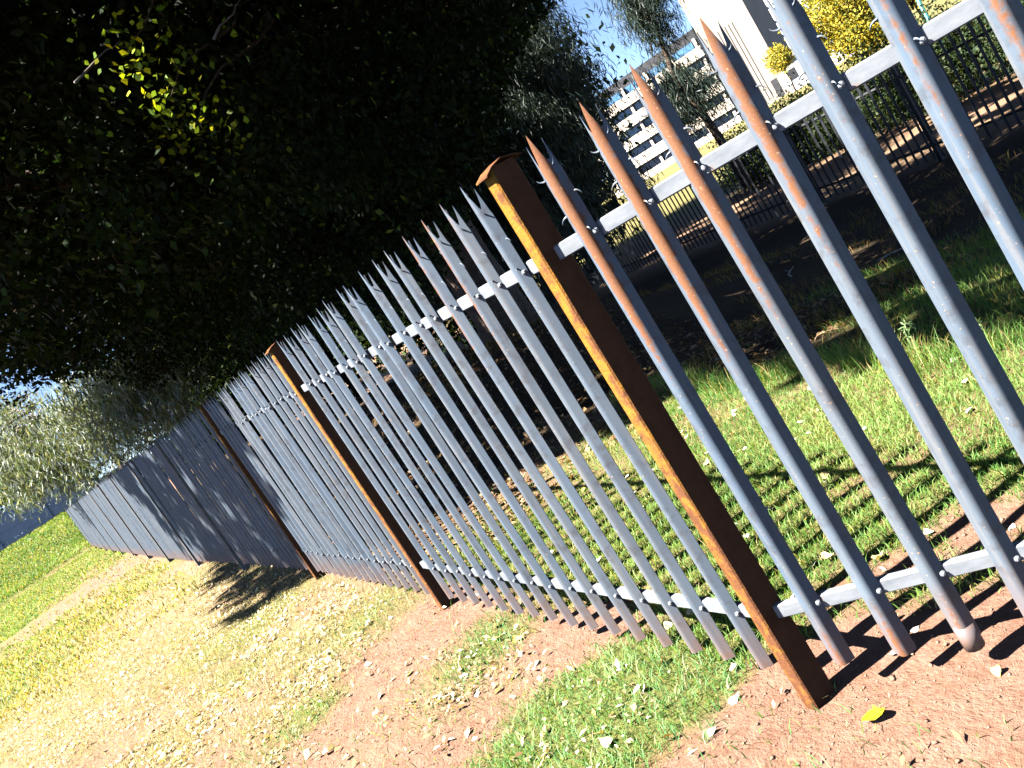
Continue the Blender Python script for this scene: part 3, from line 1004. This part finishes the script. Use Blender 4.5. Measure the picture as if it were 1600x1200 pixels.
def needle_tree(loc, label, ells, n_strand, per, seed_cols, bark=M_BARK, length=(.16, .32), width=.05, group=None, hgt=None, droop=2.2, name="pine_tree", trunk_r=.22):
    t = empty(name, loc, label, "tree", group)
    base = np.array(loc)
    top = max(e[0][2] + e[1][2] * .7 for e in ells)
    limb(t, "trunk", [tuple(np.array(p) - base) for p in wander((loc[0], loc[1], loc[2] - .4), (ells[0][0][0], ells[0][0][1], top), 8, .15)], list(np.linspace(trunk_r, .04, 8)), bark)
    Ps = []
    for (c, r) in ells:
        Q, C = ell_clumps(n_strand, per, c, r, .55, .1)
        Ps.append(Q)
        for j in range(14):
            cc = C[random.randrange(len(C))]
            st = np.array([loc[0] * .5 + c[0] * .5, loc[1] * .5 + c[1] * .5, min(cc[2] + .6, top)])
            limb(t, "branch", [tuple(np.array(p) - base) for p in wander(st, cc, 6, .15, .25)], list(np.linspace(.05, .008, 6)), bark, 5)
    Q = np.concatenate(Ps)
    leaf_cloud("crown", Q - base, rng.uniform(*length, len(Q)), width, mixcol(len(Q), *seed_cols), M_NEEDLE, t, droop, 0)
    return t


def az(a, d, z=0.0):
    return (CAM[0] + d * math.cos(math.radians(a)), CAM[1] + d * math.sin(math.radians(a)), z)


COOL = ([(.018, .034, .026), (.03, .05, .04), (.06, .085, .065)], (3, 3, 1))
c = az(149.3, 22)
needle_tree((c[0], c[1], .2), "dark tree with fine drooping needles behind the rusty post", [((c[0], c[1], 5.0), (3.6, 3.6, 3.4)), ((c[0] + .5, c[1] + .2, 2.2), (3.0, 3.0, 2.2)), ((c[0] - 3.5, c[1] - 1.0, 4.0), (3.0, 3.0, 3.2)), ((c[0] + 1.6, c[1] + 1.2, 4.4), (1.6, 1.6, 2.4))], 320, 110, COOL, width=.085)
c = az(136.4, 26)
needle_tree((c[0], c[1], -.2), "thin needle tree standing before the banded building", [((c[0], c[1], 5.0), (.65, .65, 1.5)), ((c[0] - .3, c[1], 2.4), (1.1, 1.1, 1.2))], 72, 90, COOL, length=(.18, .34), width=.08, trunk_r=.14)
PALE = ([(.14, .18, .12), (.26, .31, .26), (.42, .46, .42), (.10, .16, .05)], (3, 3, 2, 2))
c = az(176.2, 30)
needle_tree((c[0], c[1], .2), "pale tree with long hanging grey green leaves behind the far fence", [((c[0], c[1], 3.6), (3.0, 2.4, 1.9)), ((c[0] - 2.5, c[1] - 2.0, 4.0), (2.4, 1.9, 1.9)), ((c[0] + 3.5, c[1] + 1.2, 3.4), (2.4, 1.8, 1.6))], 170, 90, PALE, M_BARK2, (.16, .30), .13, None, None, 2.0, "eucalyptus_tree", .2)


def leafy_tree(name, loc, label, cat, ells, n, per, cols, size, rad=.8, bark=M_BARK, trunk_r=.2, group=None, asp=.6):
    t = empty(name, loc, label, cat, group)
    base = np.array(loc)
    top = ells[0][0][2]
    limb(t, "trunk", [tuple(np.array(p) - base) for p in wander((loc[0], loc[1], loc[2] - .5), (ells[0][0][0], ells[0][0][1], top), 6, .1)], list(np.linspace(trunk_r, trunk_r * .3, 6)), bark)
    Ps = []
    for (c, r) in ells:
        Q, C = ell_clumps(n, per, c, r, rad, .25)
        Ps.append(Q)
        for j in range(6):
            cc = C[random.randrange(len(C))]
            limb(t, "branch", [tuple(np.array(p) - base) for p in wander((loc[0] * .5 + c[0] * .5, loc[1] * .5 + c[1] * .5, loc[2] + (top - loc[2]) * .6), cc, 5, .1, .1)], list(np.linspace(trunk_r * .35, .01, 5)), bark, 5)
    Q = np.concatenate(Ps)
    leaf_cloud("crown", Q - base, rng.uniform(size[0], size[1], len(Q)), asp, mixcol(len(Q), *cols), M_LEAF, t, .4, .3)
    return t


# dark wood behind the far fence, left half of the picture
wood = [(-38, 11, "tall dark tree behind the far end of the dark fence"), (-31, 13, "dense dark tree between the eucalyptus and the spreading tree"), (-26, 13.5, "broad dark tree deep in the wood behind the trunk"),
        (-27, 18.0, "dark round tree behind the needle tree"), (-46, 8, "dark tree standing beside the far end of the boundary wall"), (-36, 6.5, "dark tree right behind the eucalyptus")]
for (wx, wy, lab) in wood:
    h = random.uniform(5.2, 6.5)
    leafy_tree("dark_tree", (wx, wy, float(ground_z(wx, wy))), lab, "tree", [((wx, wy, h), (3.8, 3.6, 4.6)), ((wx + 1, wy - 1, 2.2), (3.4, 2.8, 2.2))], 150, 80,
               (DARK + [(.06, .10, .03)], (3, 3, 2, 2, 1)), (.18, .34), 1.2, group="dark trees of the wood")
GREENC = ([(.07, .12, .03), (.11, .17, .05), (.16, .22, .08), (.05, .09, .03)], (3, 3, 2, 2))
for (wx, wy, lab, zc) in ((-56, -6.5, "sunlit green tree rising behind the boundary wall", 4.2), (-58, -1.5, "green tree behind the boundary wall at the fence end", 3.9), (-60, -12, "green tree past the open end of the boundary wall", 4.5)):
    leafy_tree("green_tree", (wx, wy, 1.0), lab, "tree", [((wx, wy, zc), (2.6, 2.6, 2.0)), ((wx + .8, wy + .5, zc - 1.4), (2.2, 2.2, 1.3))], 130, 70, GREENC, (.16, .32), 1.0)
YEL = ([(.45, .36, .05), (.36, .34, .06), (.22, .26, .06), (.55, .42, .06)], (3, 3, 2, 2))
c = az(127.9, 45)
leafy_tree("yellow_tree", (c[0], c[1], float(ground_z(c[0], c[1]))), "yellow autumn tree beyond the dark fence beside the beige tower", "tree", [((c[0], c[1], 2.3), (1.9, 1.9, 1.7)), ((c[0] + .5, c[1] + .5, 1.0), (1.6, 1.6, .9))], 120, 80, YEL, (.10, .18), .6)
c = az(124.6, 48)
leafy_tree("yellow_tree", (c[0], c[1], float(ground_z(c[0], c[1]))), "small yellowing tree next to the teal lamp post", "tree", [((c[0], c[1], 1.9), (1.2, 1.2, 1.1))], 60, 80, YEL, (.10, .18), .5, trunk_r=.12)
c = az(131.55, 110)
leafy_tree("yellow_tree", (c[0], c[1], float(ground_z(c[0], c[1]))), "distant yellow tree at the foot of the beige tower", "tree", [((c[0], c[1], 2.2), (1.3, 1.3, 1.5))], 60, 60, YEL, (.15, .3), .6, trunk_r=.12)

# hedge shrubs along the track beyond the dark fence
HED = ([(.018, .035, .015), (.03, .052, .022), (.06, .085, .04), (.11, .13, .075)], (3, 3, 2, 1))
hx = [(-19.2, 19.6), (-17.0, 19.2), (-14.9, 18.8), (-12.8, 18.4), (-10.7, 18.0), (-8.6, 17.6), (-6.5, 17.3)]
hl = ["leafy hedge shrub nearest the needle trees", "hedge shrub in front of the beige tower", "hedge shrub below the white block", "hedge shrub in front of the yellow tree",
      "hedge shrub between the yellow tree and the teal lamp post", "hedge shrub in front of the teal lamp post", "hedge shrub past the teal lamp post"]
for (a, b), lab in zip(hx, hl):
    zz_ = float(ground_z(a, b))
    leafy_tree("hedge_shrub", (a, b, zz_), lab, "shrub", [((a, b, zz_ + .85), (1.4, .9, 1.0))], 110, 90, HED, (.07, .12), .55, group="hedge shrubs beyond the dark fence", trunk_r=.05, asp=.5)

# ------------------------------------------------------------------ far dark fence
ff = empty("palisade_fence", (0, 0, 0), "dark painted palisade fence on the far bank beyond the ditch", "fence")
F0 = np.array([1.0, 11.15]); FD = np.array([-.9919, .127]); FL = 42.0


def far_pale():
    V = [(-.03, 0, 0), (0, -.022, 0), (.03, 0, 0), (-.03, 0, 1.72), (0, -.022, 1.80), (.03, 0, 1.72), (0, .004, 0), (0, .004, 1.78)]
    F = [(0, 1, 4, 3), (1, 2, 5, 4), (2, 6, 7, 5), (6, 0, 3, 7), (3, 4, 7), (4, 5, 7), (0, 6, 1), (1, 6, 2)]
    return mesh_from("pale", V, F, M_DARKSTEEL)


FP = far_pale()
frz = math.atan2(FD[1], FD[0]) + math.pi
npost = int(FL / 3)
for i in range(npost + 1):
    q = F0 + FD * i * 3.0
    z = float(ground_z(q[0], q[1], False))
    v, f = box_vf(-.04, .04, -.04, .04, -.4, 1.9, .006)
    if i == 0: FPOST = mesh_from("post", v, f, M_DARKSTEEL)
    obj("post", FPOST, ff, (q[0], q[1], z), (0, 0, frz))
    if i == npost: break
    q2 = F0 + FD * (i + 1) * 3.0
    z2 = float(ground_z(q2[0], q2[1], False))
    for zr in (.30, 1.55):
        A = Vector((q[0], q[1], z + zr)); B = Vector((q2[0], q2[1], z2 + zr))
        v, f = tube_vf([A, B], [.024, .024], 4)
        obj("rail", mesh_from("rail", v, f, M_DARKSTEEL), ff)
    for k in range(16):
        s = (k + .5) / 16
        p = q * (1 - s) + q2 * s
        obj("pale", FP, ff, (p[0] + math.sin(frz) * .026, p[1] - math.cos(frz) * .026, z * (1 - s) + z2 * s + .07), (0, 0, frz))

# ------------------------------------------------------------------ boundary wall at the far end
M_CONC = mat_plain("concrete_wall", (.52, .52, .52), (.72, .71, .70), 2.5, .9, .3, .02)
M_CONC2 = mat_plain("concrete_beige", (.40, .36, .31), (.52, .48, .43), 2.0, .9, .2, .02)
bw = empty("boundary_wall", (-46.6, 0, 0), "grey concrete panel wall on the grass slope at the end of the fence", "wall")
for i in range(10):
    y0 = -14.0 + 2.4 * i
    zb = min(float(ground_z(-46.6, y0, False)), float(ground_z(-46.6, y0 + 2.4, False)))
    v, f = box_vf(-.10, .10, y0 - .09, y0 + .09, zb - .6, zb + 1.72, .01)
    obj("post", mesh_from("post", v, f, M_CONC), bw)
    for j in range(4):
        v, f = box_vf(-.03, .03, y0 + .095, y0 + 2.305, zb - .2 + .455 * j, zb - .2 + .455 * j + .445)
        obj("panel", mesh_from("panel", v, f, M_CONC if i < 6 else M_CONC2), bw)


# ------------------------------------------------------------------ buildings
M_BEIGE = mat_plain("beige_render", (.32, .26, .205), (.38, .31, .25), .6, .9, .1, .02)
M_WHITE = mat_plain("white_render", (.72, .72, .72), (.82, .82, .80), .6, .85, .1, .02)
M_BAND = mat_plain("pale_concrete_band", (.62, .53, .43), (.70, .61, .51), .5, .9, .1, .02)
M_DARK = mat_plain("dark_opening", (.015, .015, .02), (.04, .04, .05), .8, .6, .1, .02)
M_GLASS = mat_plain("blue_window", (.05, .12, .22), (.10, .22, .36), .8, .15, .02, .01)


def facing(a, d, zb):
    """an Empty at azimuth a, its local -y facing the fence"""
    p = az(a, d, zb)
    return p, math.radians(a - 90)


def part(name, parent, b, mat, bev=0):
    v, f = box_vf(*b, bev)
    return obj(name, mesh_from(name, v, f, mat), parent)


def gz(p): return float(ground_z(p[0], p[1], False))


# beige tower: az 131.7 .. 134.9
p, rz = facing(133.2, 150, 0); z = gz(p)
bt = empty("tower_block", (p[0], p[1], z), "tall plain beige tower with vertical grooves and a dark doorway", "building", None, rz - .32)
part("wall", bt, (-4.1, 4.0, 0, 9, -1, 26), M_BEIGE)
for k in range(5):
    part("groove", bt, (-1.35 + .62 * k, -1.21 + .62 * k, -.03, .03, .6, 13.2), M_DARK)
part("door", bt, (1.9, 2.9, -.04, .04, .2, 2.9), M_DARK)
# banded building
p, rz = facing(138.8, 170, 0); z = gz(p)
bb = empty("banded_building", (p[0], p[1], z), "low beige building with alternating bands of parapet and dark openings", "building", None, rz - .35)
part("wall", bb, (-14, 12.0, 1.0, 14, -1, 17.3), M_DARK)
for k in range(5):
    part("parapet", bb, (-14.2, 12.2, 0, 1.2, -.6 + 3.3 * k, 1.15 + 3.3 * k), M_BAND)
    for j in range(6):
        part("column", bb, (-13.6 + 5.0 * j, -13.1 + 5.0 * j, .3, .8, 1.17 + 3.3 * k, 2.68 + 3.3 * k), M_BAND)
        if j < 5: part("window", bb, (-13.0 + 5.0 * j, -9.0 + 5.0 * j, .9, .97, 1.25 + 3.3 * k, 2.4 + 3.3 * k), M_GLASS)

# white block with barred windows
p, rz = facing(129.9, 190, 0); z = gz(p)
wb = empty("white_apartment_block", (p[0], p[1], z), "white apartment block with narrow blue windows next to the beige tower", "building", None, rz - .3)
part("wall", wb, (-6.2, 9.0, 0, 10, -1, 24), M_WHITE)
for k in range(8):
    for j in range(4):
        x0 = -5.7 + 3.7 * j
        for q in range(4):
            part("window", wb, (x0 + .62 * q, x0 + .36 + .62 * q, -.06, .06, 1.4 + 2.9 * k, 3.0 + 2.9 * k), M_GLASS)
        part("ledge", wb, (x0 - .2, x0 + 2.6, -.35, -.002, .75 + 2.9 * k, .95 + 2.9 * k), M_WHITE)
# low white outbuilding under it
p, rz = facing(130.6, 120, 0); z = gz(p)
lb = empty("outbuilding", (p[0], p[1], z), "low white outbuilding with dark windows below the apartment block", "building", None, rz)
part("wall", lb, (-2.6, 6, 0, 5, -1, 3.6), M_WHITE)
part("roof", lb, (-2.9, 6.3, -.3, 5.3, 3.61, 3.85), M_BAND)
for j in range(4): part("window", lb, (-2.0 + 1.9 * j, -1.0 + 1.9 * j, -.05, .05, 1.3, 2.5), M_DARK)

# teal lamp post
M_TEAL = mat_plain("teal_paint", (.02, .13, .13), (.04, .20, .19), 10, .4, .05, .002)
p = az(124.2, 30); z = gz(p)
lp_ = empty("lamp_post", (p[0], p[1], z), "slim teal green lamp post rising above the hedge", "lamp post")
v, f = tube_vf([(0, 0, -.2), (0, 0, .5), (0, 0, .55), (0, 0, 4.6)], [.10, .10, .065, .045], 10)
obj("pole", mesh_from("pole", v, f, M_TEAL, True), lp_)
v, f = tube_vf([(0, 0, 4.6), (.1, 0, 4.75), (.5, -.1, 4.85)], [.045, .04, .035], 8)
arm = obj("arm", mesh_from("arm", v, f, M_TEAL, True), lp_)
v, f = box_vf(.45, .95, -.2, .0, 4.80, 4.90, .03)
obj("lamp_head", mesh_from("lamp_head", v, f, M_GALV), lp_)


# ------------------------------------------------------------------ small things
def weed(loc, h, curl, label, n):
    t = empty("weed_plant", loc, label, "weed")
    pts = []
    for i in range(9):
        s = i / 8
        pts.append((curl * .10 * max(0, s - .45) ** 1.2 * 6 * h, .02 * s, h * (math.sin(min(s, .8) / .8 * math.pi / 2) - (0 if curl == 0 else max(0, s - .8) * 1.2))))
    v, f = tube_vf(pts, list(np.linspace(.005, .0025, 9)), 5)
    obj("stem", mesh_np("stem", np.array([tuple(q) for q in v]), [i for q in f for i in q], [len(q) for q in f], M_GRASS, np.tile([.22, .34, .14], (len(v), 1))), t)
    P = np.array([pts[random.randrange(2, 9)] for _ in range(n)]) + rng.normal(0, .004, (n, 3))
    leaf_cloud("leaves", P, rng.uniform(.018, .045, n), .22, mixcol(n, [(.22, .34, .14), (.32, .42, .2)], (1, 1)), M_GRASS, t, 0, 0)


weed((-1.23, 2.40, float(ground_z(-1.23, 2.40)) - .01), .21, 1, "pale green curled weed nodding over the lip of the ditch", 60)
weed((-.84, 2.44, float(ground_z(-.84, 2.44)) - .01), .17, 0, "upright leafy weed at the lip of the ditch", 45)
M_STICK = mat_plain("dead_wood", (.30, .26, .22), (.58, .53, .47), 14, .8, .4, .004)
for (a, b, L_, r_, ang, lab) in ((-5.9, 8.0, .55, .016, .5, "pale dead stick lying on the far bank of the ditch"), (-7.6, 7.9, .4, .014, 2.4, "short broken stick on the bare far bank below the dark fence")):
    zz_ = float(ground_z(a, b))
    pts = [(-L_ / 2, 0, .01), (-L_ / 6, .03, .03), (L_ / 6, -.02, .035), (L_ / 2, .04, .06)]
    v, f = join_vf([tube_vf(pts, [r_, r_ * .9, r_ * .75, r_ * .3], 6), tube_vf([(L_ / 6, -.02, .035), (L_ / 4, -.10, .07)], [r_ * .6, r_ * .2], 5)])
    tag(obj("stick", mesh_from("stick", v, f, M_STICK, True), None, (a, b, zz_), (0, 0, ang)), lab, "stick")
